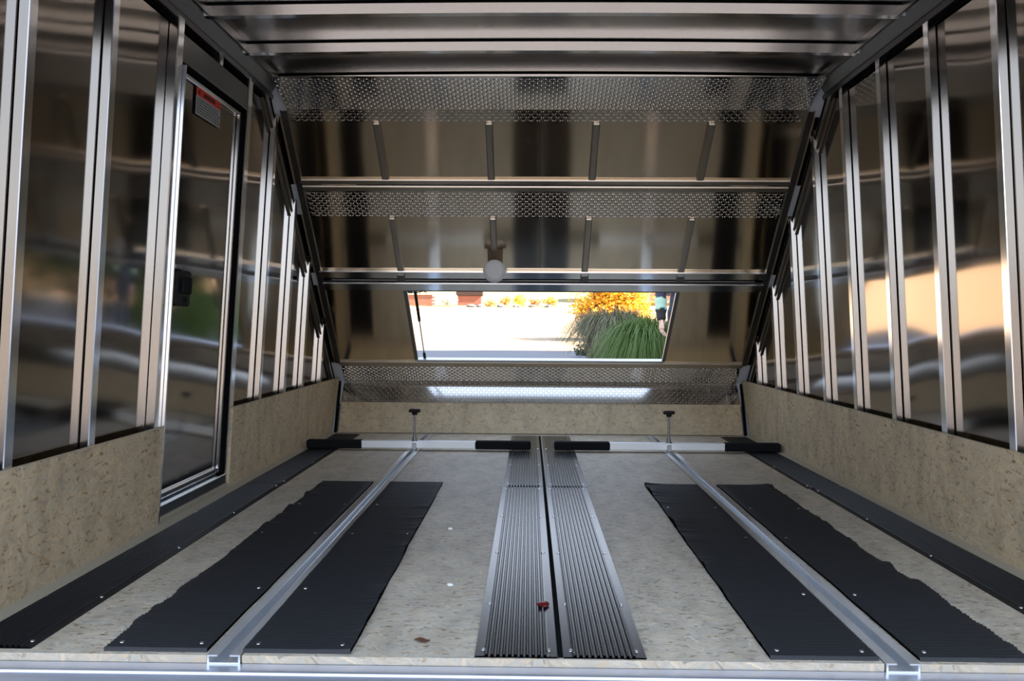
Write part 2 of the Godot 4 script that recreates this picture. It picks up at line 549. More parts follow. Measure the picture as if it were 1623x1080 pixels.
func build_door():
	var t := wall_t(-1)
	var d := struct_node("door_1", "aluminium side entry door with a black latch and warning sticker", "door", t)
	# x = depth
	var st := begin()
	var rows := []
	for a in 25:
		var line := PackedVector3Array()
		for b in 9:
			var u := b / 8.0
			var v := a / 24.0
			line.append(Vector3(lerpf(2.885, 3.470, u), lerpf(0.09, 1.455, v), -0.036 + 0.003 * sin(PI * u) * sin(PI * v)))
		rows.append(line)
	sheet(st, rows, Vector3.BACK)
	commit(st, "door_sheet", M.skin, d)
	var leaf := begin()
	span(leaf, Vector3(2.87, 0.08, -0.0435), Vector3(3.485, 1.47, -0.0375), 0.001)
	commit(leaf, "door_core", M.trim, d)
	# leaf edging
	for e in [[2.868, 0.078, 2.892, 1.472], [3.462, 0.078, 3.484, 1.472]]:
		var s := begin()
		span(s, Vector3(e[0], e[1], -0.036), Vector3(e[2], e[3], -0.022), 0.003)
		commit(s, "stile", M.stud, d)
	for e in [[2.868, 0.076, 3.484, 0.098], [2.868, 1.455, 3.484, 1.472]]:
		var s := begin()
		span(s, Vector3(e[0], e[1], -0.036), Vector3(e[2], e[3], -0.025), 0.003)
		commit(s, "door_rail", M.stud, d)
	# dark gasket
	var gk := begin()
	span(gk, Vector3(3.486, 0.07, -0.040), Vector3(3.502, 1.485, -0.014), 0.001)
	span(gk, Vector3(2.852, 1.474, -0.040), Vector3(3.502, 1.488, -0.014), 0.001)
	span(gk, Vector3(2.853, 0.07, -0.042), Vector3(2.866, 1.478, -0.030), 0.001)
	commit(gk, "gasket", M.seam, d)
	# jambs
	for e in [[2.800, 2.848], [3.504, 3.526]]:
		var s := begin()
		span(s, Vector3(e[0], 0.012 if e[0] > 3.0 else OSB_H - 0.02, -0.040), Vector3(e[1], 1.62, -0.008), 0.003)
		commit(s, "jamb", M.stud, d)
	var s2 := begin()
	span(s2, Vector3(2.8485, 0.012, -0.040), Vector3(2.8555, 1.476, 0.003), 0.001)
	commit(s2, "jamb_lip", M.stud, d)
	var th := begin()
	span(th, Vector3(2.856, 0.030, -0.042), Vector3(3.503, 0.070, -0.004), 0.004)
	commit(th, "threshold", M.stud, d)
	var tb := begin()
	span(tb, Vector3(2.856, 0.0, -0.042), Vector3(3.527, 0.0295, -0.002), 0.003)
	commit(tb, "threshold_block", M.osb_edge, d)
	# header plate with short posts over it
	var hp := begin()
	span(hp, Vector3(2.85, 1.490, -0.040), Vector3(3.503, 1.575, -0.012), 0.002)
	commit(hp, "header_plate", M.header_plate, d)
	var pp := begin()
	span(pp, Vector3(3.19, 1.576, -0.040), Vector3(3.225, 1.62, -0.014), 0.002)
	commit(pp, "post", M.stud, d)
	# latch
	var lt := begin()
	bx(lt, Vector3(2.955, 0.772, -0.016), Vector3(0.125, 0.118, 0.026), 0.006)
	var latch := commit(lt, "latch", M.black, d)
	tag(latch, "black paddle latch", "")
	var pd := begin()
	bx(pd, Vector3(2.965, 0.782, 0.002), Vector3(0.075, 0.056, 0.010), 0.004)
	rod(pd, Vector3(2.968, 0.735, -0.004), Vector3(2.968, 0.735, 0.001), 0.010)
	commit(pd, "paddle", M.grip, latch)
	var bt := begin()
	bx(bt, Vector3(2.93, 0.842, -0.020), Vector3(0.06, 0.020, 0.014), 0.003)
	commit(bt, "bolt", M.zinc, latch)
	# sticker
	var im := Image.create(240, 92, false, Image.FORMAT_RGB8)
	im.fill(Color(0.62, 0.62, 0.60))
	im.fill_rect(Rect2i(0, 0, 240, 27), Color(0.80, 0.20, 0.12))
	im.fill_rect(Rect2i(70, 7, 112, 13), Color(0.30, 0.02, 0.03))
	im.fill_rect(Rect2i(20, 6, 16, 15), Color(0.30, 0.02, 0.03))
	var r := RandomNumberGenerator.new()
	r.seed = 5
	for row in 6:
		var x := 10
		while x < 215:
			var wd := r.randi_range(8, 24)
			im.fill_rect(Rect2i(x, 35 + row * 9, wd, 4), Color(0.22, 0.24, 0.24))
			x += wd + 5
	var smat := mat(Color.WHITE, 0.5)
	smat.albedo_texture = ImageTexture.create_from_image(im)
	var q := begin()
	var c := [Vector3(3.03, 1.455, -0.030), Vector3(3.27, 1.455, -0.030), Vector3(3.27, 1.363, -0.030), Vector3(3.03, 1.363, -0.030)]
	var uv := [Vector2(0, 0), Vector2(1, 0), Vector2(1, 1), Vector2(0, 1)]
	for k in [0, 1, 2, 0, 2, 3]:
		q.set_normal(Vector3.BACK)
		q.set_uv(uv[k])
		q.add_vertex(c[k])
	var stk := commit(q, "sticker", smat, d)
	tag(stk, "white warning sticker with a red heading", "")

# ==================================================================== roof
func crown(x: float) -> float:
	return 0.011 * (1.0 - pow(x / 1.18, 2.0)) - 0.011

func build_ceiling():
	var c := struct_node("ceiling", "aluminium trailer roof with transverse bows", "ceiling")
	var st := begin()
	var rows := []
	var hy := ROOF + 0.0395
	for a in 21:
		var line := PackedVector3Array()
		for b in 17:
			var x := lerpf(-1.19, 1.19, b / 16.0)
			line.append(Vector3(x, hy + crown(x), -lerpf(1.66, 3.80, a / 20.0)))
		rows.append(line)
	sheet(st, rows, Vector3.DOWN)
	commit(st, "roof_sheet", M.roof_skin, c)
	var so := begin()
	span(so, Vector3(-1.25, hy + 0.020, -3.84), Vector3(1.25, hy + 0.05, -1.66), 0.01)
	commit(so, "outer_shell", M.outer, c)
	for d: float in [2.121, 2.522, 2.922, 3.323, 3.754]:
		var sb := begin()
		var n := 14
		for i in n:
			var x0 := lerpf(-1.128, 1.128, float(i) / n)
			var x1 := lerpf(-1.128, 1.128, float(i + 1) / n)
			bow_piece(sb, x0, x1, d, 0.032, 0.0, 0.033)
		var b := commit(sb, "roof_bow", M.stud, c)
		var sd := begin()
		for i in n:
			var x0 := lerpf(-1.128, 1.128, float(i) / n)
			var x1 := lerpf(-1.128, 1.128, float(i + 1) / n)
			bow_piece(sd, x0, x1, d + 0.004, 0.022, 0.0325, 0.0402)
		commit(sd, "bonding_strip", M.seam, b)
	# rear header over the opening
	var hd := begin()
	span(hd, Vector3(-1.2, 1.57, -1.72), Vector3(1.2, 1.76, -1.655), 0.006)
	var h := commit(hd, "trim_rear_header", M.stud)
	tag(h, "aluminium header beam over the rear opening", "header", "", "structure")

func bow_piece(st: SurfaceTool, x0: float, x1: float, d: float, wid: float, lo: float, hi: float):
	var a := ROOF + crown(x0)
	var b := ROOF + crown(x1)
	var P := func(x: float, y: float, dd: float) -> Vector3: return Vector3(x, y, -dd)
	quad(st, P.call(x0, a + lo, d), P.call(x1, b + lo, d), P.call(x1, b + hi, d), P.call(x0, a + hi, d), Vector3.BACK)
	quad(st, P.call(x0, a + lo, d + wid), P.call(x1, b + lo, d + wid), P.call(x1, b + hi, d + wid), P.call(x0, a + hi, d + wid), Vector3.FORWARD)
	quad(st, P.call(x0, a + lo, d), P.call(x1, b + lo, d), P.call(x1, b + lo, d + wid), P.call(x0, a + lo, d + wid), Vector3.DOWN)
	quad(st, P.call(x0, a + hi, d), P.call(x1, b + hi, d), P.call(x1, b + hi, d + wid), P.call(x0, a + hi, d + wid), Vector3.UP)

# ==================================================================== the nose
const WIN := [-0.735, 0.728, 0.225, 0.862]       # opening: x0, x1, s0, s1 up the slope

func edge_x(s: float, sg: float) -> float:
	return sg * (half_at(slope_y(s)) + 0.028)

func slope_sheet(parent: Node, x0: float, x1: float, s0: float, s1: float, called: String, m: Material, z := 0.0, amp := 0.0, seed_ := 0, nx := 8):
	# x0 = -9 or x1 = 9 means: out to the wall
	var rows := []
	for a in 9:
		var s := lerpf(s0, s1, a / 8.0)
		var l := edge_x(s, -1.0) if x0 < -5.0 else x0
		var r := edge_x(s, 1.0) if x1 > 5.0 else x1
		var line := PackedVector3Array()
		for b in nx + 1:
			var u := float(b) / nx
			line.append(Vector3(lerpf(l, r, u), s, z + amp * sin(PI * u) * (0.6 + 0.4 * sin(PI * a / 8.0))))
		rows.append(line)
	var st := begin()
	sheet(st, rows, Vector3.BACK, 0.1)
	return commit(st, called, m, parent)

func lugs(parent: Node, t: Transform3D, s0: float, s1: float, xa: float, xb: float):
	# raised diamonds of the tread plate, at right angles to one another in turn
	var st := begin()
	var L := 0.0085
	var W := 0.0034
	var H := 0.0030
	var ring := []
	for k in 8:
		var g := TAU * k / 8
		ring.append(Vector3(cos(g) * L, sin(g) * W, 0))
	for k in 8:
		var a: Vector3 = ring[k]
		var b: Vector3 = ring[(k + 1) % 8]
		quad(st, a, b, Vector3(b.x * 0.72, b.y * 0.45, H), Vector3(a.x * 0.72, a.y * 0.45, H), Vector3(a.x, a.y, 0.2) * 1.0)
		tri(st, Vector3(a.x * 0.72, a.y * 0.45, H), Vector3(b.x * 0.72, b.y * 0.45, H), Vector3(0, 0, H), Vector3.BACK)
	var mm := MultiMesh.new()
	mm.transform_format = MultiMesh.TRANSFORM_3D
	mm.mesh = st.commit()
	var places: Array[Transform3D] = []
	var p := 0.0165
	var row := 0
	var s := s0 + 0.009
	while s < s1 - 0.006:
		var col := 0
		var x := xa + 0.010
		while x < xb - 0.008:
			var ang := PI / 4 if (row + col) % 2 == 0 else -PI / 4
			places.append(t * Transform3D(Basis(Vector3.BACK, ang), Vector3(x, s, 0)))
			x += p
			col += 1
		s += p
		row += 1
	mm.instance_count = places.size()
	for i in places.size(): mm.set_instance_transform(i, places[i])
	var o := MultiMeshInstance3D.new()
	o.multimesh = mm
	o.name = "tread_pattern"
	o.material_override = M.tread
	o.set_meta("kind", "stuff")
	parent.add_child(o, true)

func tread_plate(parent: Node, t: Transform3D, s0: float, s1: float, half0: float, half1: float):
	var st := begin()
	var z := 0.003
	quad(st, t * Vector3(-half0, s0, z), t * Vector3(half0, s0, z), t * Vector3(half1, s1, z), t * Vector3(-half1, s1, z), t.basis.z)
	quad(st, t * Vector3(-half0, s0, z), t * Vector3(half0, s0, z), t * Vector3(half0, s0, 0), t * Vector3(-half0, s0, 0), -t.basis.y)
	quad(st, t * Vector3(-half1, s1, z), t * Vector3(half1, s1, z), t * Vector3(half1, s1, 0), t * Vector3(-half1, s1, 0), t.basis.y)
	var o := commit(st, "tread_plate", M.tread, parent)
	lugs(o, t * Transform3D(Basis.IDENTITY, Vector3(0, 0, z)), s0, s1, -minf(half0, half1), minf(half0, half1))

func build_front():
	var t := slope_t()
	var I := Transform3D.IDENTITY
	var w := struct_node("wall_front", "sloping aluminium nose wall with ribs and tread plate bands", "wall", t)
	var ribx := [-0.742, -0.248, 0.221, 0.722]
	# sheets
	var xs := [-9.0] + ribx + [9.0]
	for row in [[1.00, 1.43], [1.63, 2.03]]:
		for i in 5:
			slope_sheet(w, xs[i], xs[i + 1], row[0], row[1], "panel", M.front_skin, 0.0, [0.002, 0.0012, -0.001, 0.0014, 0.002][i])
	slope_sheet(w, -9.0, WIN[0], 0.19, 0.90, "panel", M.front_skin, 0.0, 0.002)
	slope_sheet(w, WIN[1], 9.0, 0.19, 0.90, "panel", M.front_skin, 0.0, 0.002)
	# outer shell, with the opening in it
	var so := begin()
	span(so, Vector3(-1.27, -0.02, -0.013), Vector3(1.27, WIN[2] - 0.012, -0.004), 0.001)
	span(so, Vector3(-1.27, WIN[3], -0.013), Vector3(1.24, 2.25, -0.004), 0.001)
	span(so, Vector3(-1.27, WIN[2] - 0.0115, -0.013), Vector3(WIN[0], WIN[3] - 0.0005, -0.004), 0.001)
	span(so, Vector3(WIN[1], WIN[2] - 0.0115, -0.013), Vector3(1.27, WIN[3] - 0.0005, -0.004), 0.001)
	commit(so, "outer_shell", M.outer, w)
	# ribs
	for row in [[1.030, 1.420], [1.672, 2.004]]:
		for x: float in ribx:
			var st := begin()
			span(st, Vector3(x - 0.016, row[0], -0.002), Vector3(x + 0.016, row[1], 0.016), 0.004)
			commit(st, "rib", M.rib, w)
	# horizontal rails
	for q in [[0.168, 0.212, 0.012, "rail"], [0.872, 0.934, 0.014, "header_rail"], [0.972, 1.030, 0.016, "hinge_rail"], [1.594, 1.629, 0.012, "rail"], [1.640, 1.672, 0.014, "rail"]]:
		var st := begin()
		var m: float = (q[0] + q[1]) * 0.5
		var hx := absf(edge_x(m, 1.0)) - 0.045
		span(st, Vector3(-hx, q[0], -0.002), Vector3(hx, q[1], q[2]), 0.005)
		commit(st, q[3], M.stud if q[3] != "rail" else M.rib, w)
	# hinge shadow gaps
	for q in [[0.934, 0.972], [1.629, 1.640]]:
		var st := begin()
		var hx := absf(edge_x(q[0], 1.0)) - 0.045
		span(st, Vector3(-hx, q[0] + 0.0005, -0.004), Vector3(hx, q[1] - 0.0005, 0.001), 0.0005)
		commit(st, "hinge_gap", M.seam, w)
	var hg := begin()
	rod(hg, Vector3(-1.12, 0.949, 0.004), Vector3(1.12, 0.949, 0.004), 0.008, 10)
	commit(hg, "hinge", M.trim, w)
	# hinge knuckles under the ribs
	for x: float in ribx:
		var st := begin()
		bx(st, Vector3(x, 0.985, 0.018), Vector3(0.042, 0.052, 0.012), 0.003)
		commit(st, "hinge_knuckle", M.trim, w)
	# tread plate bands
	tread_plate(w, I, 0.003, 0.168, half_at(NOSE_H) - 0.03, half_at(slope_y(0.168)) - 0.03)
	tread_plate(w, I, 1.420, 1.594, half_at(slope_y(1.42)) - 0.03, half_at(slope_y(1.594)) - 0.03)
	tread_plate(w, I, 2.004, 2.074, half_at(slope_y(2.004)) - 0.03, half_at(slope_y(2.074)) - 0.03)
	# the flatter cove up to the roof
	var bend := 2.074
	var k := Transform3D(Basis(Vector3.RIGHT, deg_to_rad(22.0)), Vector3(0, bend, 0.003))
	tread_plate(w, k, 0.0, 0.26, half_at(1.60) - 0.03, half_at(1.66) - 0.03)
	# angle strips down the two edges
	for sg: float in [-1.0, 1.0]:
		var st := begin()
		var A := [Vector3(edge_x(0.2, sg) - sg * 0.030, 0.2, 0), Vector3(edge_x(0.2, sg) - sg * 0.058, 0.2, 0), Vector3(edge_x(2.07, sg) - sg * 0.058, 2.07, 0), Vector3(edge_x(2.07, sg) - sg * 0.030, 2.07, 0)]
		var up := Vector3(0, 0, 0.014)
		quad(st, A[0] + up, A[1] + up, A[2] + up, A[3] + up, Vector3.BACK)
		quad(st, A[1] + up, A[2] + up, A[2], A[1], Vector3(-sg, 0, 0))
		quad(st, A[0] + up, A[3] + up, A[3], A[0], Vector3(sg, 0, 0))
		commit(st, "edge_angle", M.trim, w)
	# nose fold and lower kick
	var kt := kick_t()
	var kl := Vector2(NOSE_H, NOSE_D - FRONT).length()
	var kf := struct_node("wall_front_lower", "low front panel of tread plate above strand board, sloping out to the nose", "wall", kt)
	tread_plate(kf, I, kl * 0.585, kl - 0.002, half_at(0.18) - 0.026, half_at(NOSE_H) - 0.03)
	var ob := begin()
	span(ob, Vector3(-half_at(0.1) + 0.024, 0.006, -0.012), Vector3(half_at(0.1) - 0.024, kl * 0.590, 0.0), 0.001)
	commit(ob, "kick_sheet", M.osb_wall, kf)
	var os := begin()
	span(os, Vector3(-1.28, -0.03, -0.050), Vector3(1.28, kl + 0.01, -0.0125), 0.001)
	commit(os, "outer_shell", M.outer, kf)
	# seals at either end
	for sg: float in [-1.0, 1.0]:
		var st := begin()
		span(st, Vector3(sg * (half_at(0.1) - 0.022), 0.004, -0.010), Vector3(sg * (half_at(0.1) - 0.008), kl * 0.98, 0.010), 0.002)
		commit(st, "seal", M.seam, kf)
		var s3 := begin()
		span(s3, Vector3(sg * (half_at(0.1) - 0.034), 0.010, -0.004), Vector3(sg * (half_at(0.1) - 0.024), kl * 0.55, 0.006), 0.002)
		commit(s3, "edge_strip", M.trim, kf)
	# the opening: frame and the strut at its left
	var o := struct_node("window_1", "wide opening in the nose wall looking out on the sunlit road", "window", t)
	for q in [["sill", WIN[0], WIN[2] - 0.012, WIN[1], WIN[2] + 0.003], ["head", WIN[0], WIN[3] - 0.006, WIN[1], WIN[3] + 0.008], ["jamb", WIN[0] - 0.012, WIN[2], WIN[0] + 0.008, WIN[3]], ["jamb", WIN[1] - 0.008, WIN[2], WIN[1] + 0.012, WIN[3]]]:
		var st := begin()
		span(st, Vector3(q[1], q[2], -0.014), Vector3(q[3], q[4], 0.006), 0.002)
		commit(st, q[0], M.sill if q[0] == "sill" else M.trim, o)
	var inv := t.affine_inverse()
	var low := t * Vector3(WIN[0] + 0.047, WIN[2] + 0.006, -0.012)
	var high := t * Vector3(WIN[0] + 0.047, WIN[3] - 0.004, -0.020)
	var mid := low.lerp(high, 0.55)
	var g1 := begin()
	rod(g1, inv * mid, inv * high, 0.0085)
	var strut := commit(g1, "gas_strut", M.black, o)
	var g2 := begin()
	rod(g2, inv * low, inv * mid, 0.004)
	commit(g2, "piston_rod", M.zinc, strut)
	var g3 := begin()
	bx(g3, inv * low.lerp(high, 0.03), Vector3(0.016, 0.05, 0.014), 0.003)
	commit(g3, "strut_bracket", M.black, strut)

# ==================================================================== outside
func leaf_mesh(L: float, W: float) -> ArrayMesh:
	var st := begin()
	var p := [Vector3(0, 0, 0), Vector3(W * 0.5, L * 0.45, 0.08 * L), Vector3(0, L, -0.05 * L), Vector3(-W * 0.5, L * 0.45, 0.08 * L)]
	tri(st, p[0], p[1], p[2], Vector3.BACK)
	tri(st, p[0], p[2], p[3], Vector3.BACK)
	return st.commit()

func leafy_bush(called: String, at: Vector3, rad: Vector3, n: int, L: float, mats: Array, r: RandomNumberGenerator, stems := 7):
	var o := base(called, Transform3D(Basis.IDENTITY, at))
	var st := begin()
	for i in stems:
		var g := r.randf() * TAU
		var k := r.randf_range(0.15, 0.6)
		rod(st, Vector3(cos(g), 0, sin(g)) * 0.06, Vector3(cos(g) * rad.x * k, rad.y * r.randf_range(0.9, 1.5), sin(g) * rad.z * k), 0.008 + rad.y * 0.006, 5)
	commit(st, "stem", M.bark, o).set_meta("kind", "stuff")
	var lm := leaf_mesh(L, L * 0.55)
	# clumps make the outline uneven
	var clumps := []
	for i in 34:
		var v := Vector3(r.randfn(), r.randfn(), r.randfn()).normalized() * pow(r.randf(), 0.4)
		clumps.append([v * rad * 0.74 + Vector3(0, rad.y * 1.02, 0), r.randf_range(0.24, 0.42)])
	for mi in mats.size():
		var mm := MultiMesh.new()
		mm.transform_format = MultiMesh.TRANSFORM_3D
		mm.mesh = lm
		mm.instance_count = int(n / mats.size())
		for i in mm.instance_count:
			var c: Array = clumps[r.randi() % clumps.size()]
			var v := Vector3(r.randfn(), r.randfn(), r.randfn()).normalized() * pow(r.randf(), 0.5)
			var p: Vector3 = c[0] + v * rad * c[1]
			p.y = maxf(p.y, 0.02)
			var bs := Basis.from_euler(Vector3(r.randf() * TAU, r.randf() * TAU, r.randf() * TAU)).scaled(Vector3.ONE * r.randf_range(0.7, 1.25))
			mm.set_instance_transform(i, Transform3D(bs, p))
		var f := MultiMeshInstance3D.new()
		f.multimesh = mm
		f.name = "foliage"
		f.material_override = mats[mi]
		f.set_meta("kind", "stuff")
		o.add_child(f, true)
	return o

func grass_clump(called: String, at: Vector3, rad: float, hi: float, n: int, m: Material, droop: float, r: RandomNumberGenerator):
	var o := base(called, Transform3D(Basis.IDENTITY, at))
	var st := begin()
	for i in n:
		var g := r.randf() * TAU
		var lean := pow(r.randf(), 0.6)
		var d := Vector3(cos(g), 0, sin(g))
		var side := Vector3(-sin(g), 0, cos(g))
		var h := hi * r.randf_range(0.82, 1.08)
		var w := r.randf_range(0.005, 0.010)
		var p0 := d * rad * 0.42 * r.randf() + side * r.randf_range(-0.10, 0.10)
		var prev := p0
		var pw := w
		var arc := PI * (0.5 + droop * 0.5 * lean)
		for k in range(1, 8):
			var u := k / 7.0
			var q := p0 + d * rad * lean * (0.35 * u + 0.65 * u * u) + Vector3(0, h * (1.0 - 0.22 * lean) * sin(arc * u), 0)
			q.y = maxf(q.y, 0.01)
			var nw := w * (1.0 - u * 0.9)
			quad(st, prev - side * pw, prev + side * pw, q + side * nw, q - side * nw, d + Vector3(0, 0.6, 0))
			prev = q
			pw = nw
	var f := commit(st, "blades", m, o)
	f.set_meta("kind", "stuff")
	return o

func stone(st: SurfaceTool, c: Vector3, s: Vector3, r: RandomNumberGenerator):
	var rows := []
	var nz := FastNoiseLite.new()
	nz.seed = r.randi() % 1000
	nz.frequency = 0.9
	for a in 9:
		var line := PackedVector3Array()
		for b in 13:
			var th := PI * a / 8.0
			var ph := TAU * (b % 12) / 12.0
			var d := Vector3(sin(th) * cos(ph), cos(th), sin(th) * sin(ph))
			line.append(c + d * s * (1.0 + 0.45 * nz.get_noise_3dv(d * 1.4)))
		rows.append(line)
	for a in 8:
		for b in 12:
			quad(st, rows[a][b], rows[a][b + 1], rows[a + 1][b + 1], rows[a + 1][b], (rows[a][b] + rows[a + 1][b + 1]) * 0.5 - c)

func build_outside():
	var r := RandomNumberGenerator.new()
	r.seed = 91
	# added building, out of view, put there to block sun and shade the trailer
	var b := base("added_shade_building", Transform3D(Basis.IDENTITY, Vector3(6.5, -0.6, 0)))
	tag(b, "added unseen building with a pitched roof that shades the trailer", "building")
	var st := begin()
	span(st, Vector3(0, 0, -14.4), Vector3(7, 7.7, 3.0), 0.01)
	commit(st, "wall", M.outer, b)
	var sr := begin()
	prism(sr, PackedVector2Array([Vector2(-0.3, 7.71), Vector2(7.3, 7.71), Vector2(3.5, 9.0)]), -14.7, 3.3)
	commit(sr, "roof", M.trim, b)
	# ramp door let down behind the trailer
	var rd := begin()
	bx(rd, Vector3(0, -0.27, -0.72), Vector3(2.4, 0.05, 1.75), 0.004, Basis(Vector3.RIGHT, 0.225))
	var ramp := commit(rd, "ramp_door", M.outer)
	tag(ramp, "rear ramp door let down on the ground behind the sill", "ramp")
	# near planting, beyond the opening
	var g1 = grass_clump("ornamental_grass", Vector3(1.00, ground_y(11.6), -11.6), 0.70, 0.87, 3000, M.grass_grey, 0.75, r)
	tag(g1, "grey-green clump of arching ornamental grass left of the bright green one", "grass clump")
	var g2 = grass_clump("ornamental_grass", Vector3(1.24, ground_y(9.9), -9.9), 0.60, 0.81, 3600, M.grass_green, 0.85, r)
	tag(g2, "bright green rounded clump of ornamental grass beside the standing person", "grass clump")
	var y1 = leafy_bush("yellow_shrub", Vector3(1.78, ground_y(19.6) - 0.22, -19.6), Vector3(1.16, 1.0, 1.0), 9000, 0.085, [M.leaf_gold, M.leaf_gold, M.leaf_lemon, M.leaf_gold, M.leaf_orange], r, 11)
	tag(y1, "large golden-yellow autumn shrub behind the grass clumps", "shrub")
	var gl := ["dense green shrub just behind the standing person", "second dense green shrub along the border behind the person", "middle dense green shrub of the border row", "fourth dense green shrub of the border, before the last", "dense green shrub at the far end of the border, next to the golden shrub"]
	for i in 5:
		var gx := [2.85, 3.0, 3.25, 3.6, 4.1][i] as float
		var gd := [8.9, 11.0, 13.2, 15.4, 17.6][i] as float
		var gs = leafy_bush("green_shrub", Vector3(gx, ground_y(gd), -gd), Vector3(0.9, 0.95, 1.15), 3600, 0.085, [M.leaf_dark, M.leaf_green], r, 9)
		tag(gs, gl[i], "shrub", "green shrubs of the right-hand border")
	var low = leafy_bush("low_shrub", Vector3(0.78, ground_y(14.4), -14.4), Vector3(0.20, 0.13, 0.2), 500, 0.05, [M.leaf_dark], r, 4)
	tag(low, "small dark green shrub at the left foot of the golden shrub", "shrub")
	for q in [[0.72, 13.5, 0.14, 0.075, "flat grey edging stone below the small dark shrub"], [1.02, 13.7, 0.13, 0.10, "rounded grey edging stone between dark shrub and grey grass"]]:
		var ss := begin()
		stone(ss, Vector3(q[0], ground_y(q[1]) + q[3] * 0.4, -q[1]), Vector3(q[2], q[3], q[2] * 0.9), r)
		tag(commit(ss, "edging_stone", M.stone), q[4], "stone", "edging stones of the planting")
	# the far side of the road
	var lr := []
	for d: float in [44.4, 46.0, 50.0, 60.0, 80.0, 110.0]:
		var line := PackedVector3Array()
		for i in 13: line.append(Vector3(lerpf(-60, 60, i / 12.0), ground_y(d) + 0.13, -d))
		lr.append(line)
	var ls := begin()
	sheet(ls, lr, Vector3.UP)
	var lawn := commit(ls, "lawn", M.lawn)
	tag(lawn, "dry straw-coloured lawn rising beyond the far kerb", "lawn", "", "structure")
	var kb := begin()
	for i in 40:
		span(kb, Vector3(-60 + i * 3.0 + 0.01, ground_y(44.0) - 0.05, -44.45), Vector3(-57 + i * 3.0, ground_y(44.0) + 0.15, -44.2), 0.02)
	var kerb := commit(kb, "kerb", M.kerb)
	tag(kerb, "pale concrete kerb along the far side of the road", "kerb", "", "structure")
	# brick wall in courses
	var bw := base("brick_wall", Transform3D(Basis.IDENTITY, Vector3(-10.0, ground_y(46.5), -46.5)))
	tag(bw, "low pink brick garden wall at the left of the far roadside", "wall")
	for row in 7:
		var cs := begin()
		for i in 32:
			span(cs, Vector3(-5.0 + i * 0.31 + (0.15 if row % 2 else 0.0), 0.10 + row * 0.085, -0.1), Vector3(-5.0 + i * 0.31 + 0.30 + (0.15 if row % 2 else 0.0), 0.177 + row * 0.085, 0.1), 0.006)
		var cm := commit(cs, "brick_course", M.brick, bw)
		cm.set_meta("kind", "stuff")
	var cp := begin()
	span(cp, Vector3(-5.1, 0.70, -0.14), Vector3(5.15, 0.76, 0.14), 0.01)
	commit(cp, "coping", M.kerb, bw)
	var pale = leafy_bush("pale_bush", Vector3(-4.25, ground_y(46.0) + 0.1, -46.0), Vector3(0.58, 0.40, 0.5), 900, 0.11, [M.leaf_pale], r, 5)
	tag(pale, "rounded whitish bush right of the pink brick wall", "shrub")
	var pl := base("planter", Transform3D(Basis.IDENTITY, Vector3(-3.2, ground_y(47.5), -47.5)))
	tag(pl, "red-brick planter with a dark brown top on the far bank", "planter")
	var p1 := begin()
	span(p1, Vector3(-0.62, 0.05, -0.3), Vector3(0.62, 0.62, 0.3), 0.01)
	commit(p1, "box", M.brick, pl)
	var p2 := begin()
	span(p2, Vector3(-0.7, 0.62, -0.36), Vector3(0.7, 0.85, 0.36), 0.02)
	commit(p2, "top", M.darkwood, pl)
	var names := ["straw-yellow shrub just right of the brick planter", "orange-tinted shrub second right of the brick planter", "pale lemon shrub in the middle of the far bank", "russet shrub left of the golden shrub's crown", "yellow shrub nearest the golden shrub on the far bank"]
	for i in 5:
		var x := -2.1 + i * 0.78
		var bb = leafy_bush("bank_shrub", Vector3(x, ground_y(46.0 + (i % 2)) + 0.1, -46.0 - (i % 2)), Vector3(0.42, 0.22 + 0.06 * (i % 3), 0.4), 650, 0.10, [[M.leaf_straw], [M.leaf_orange, M.leaf_straw], [M.leaf_lemon], [M.leaf_russet, M.leaf_straw], [M.leaf_gold, M.leaf_straw]][i], r, 4)
		tag(bb, names[i], "shrub", "low shrubs on the far bank")
	for i in 6:
		var ss := begin()
		var x := [-3.0, -2.5, -1.5, -0.7, 0.1, 0.9][i] as float
		stone(ss, Vector3(x, ground_y(45.2) + 0.18, -45.2), Vector3(0.22, 0.10, 0.15), r)
		tag(commit(ss, "bank_stone", M.stone), ["pale stone in front of the brick planter", "pale stone at the planter's right corner", "pale stone under the orange-tinted shrub", "pale stone under the pale lemon shrub", "pale stone under the russet shrub", "pale stone under the yellow shrub nearest the golden crown"][i], "stone", "stones along the far kerb")
	# house on the far right
	var h := base("house", Transform3D(Basis.IDENTITY, Vector3(6.3, ground_y(52.0), -52.0)))
	tag(h, "pinkish rendered house with a brown window across the road", "house")
	var h1 := begin()
	span(h1, Vector3(0, -0.3, -7), Vector3(9, 3.2, 0), 0.02)
	commit(h1, "wall", M.render_, h)
	var h2 := begin()
	prism(h2, PackedVector2Array([Vector2(-7.4, 3.2), Vector2(0.4, 3.2), Vector2(-3.5, 5.2)]), -0.4, 9.4, Transform3D(Basis(Vector3(0, 0, 1), Vector3.UP, Vector3(1, 0, 0)), Vector3.ZERO))
	commit(h2, "roof", M.darkwood, h)
	for x: float in [0.85, 3.4, 6.2]:
		var h3 := begin()
		span(h3, Vector3(x, 0.55, -0.02), Vector3(x + 1.1, 1.75, 0.05), 0.02)
		var wf := commit(h3, "window_frame", M.darkwood, h)
		var h4 := begin()
		span(h4, Vector3(x + 0.1, 0.65, 0.03), Vector3(x + 1.0, 1.65, 0.056), 0.004)
		commit(h4, "pane", M.glass, wf)
	var fe := begin()
	span(fe, Vector3(5.6, ground_y(48.0) - 0.05, -48.1), Vector3(15.0, ground_y(48.0) + 0.30, -47.95), 0.01)
	tag(commit(fe, "low_fence", M.wood), "low brown timber edging in front of the pinkish house", "fence")
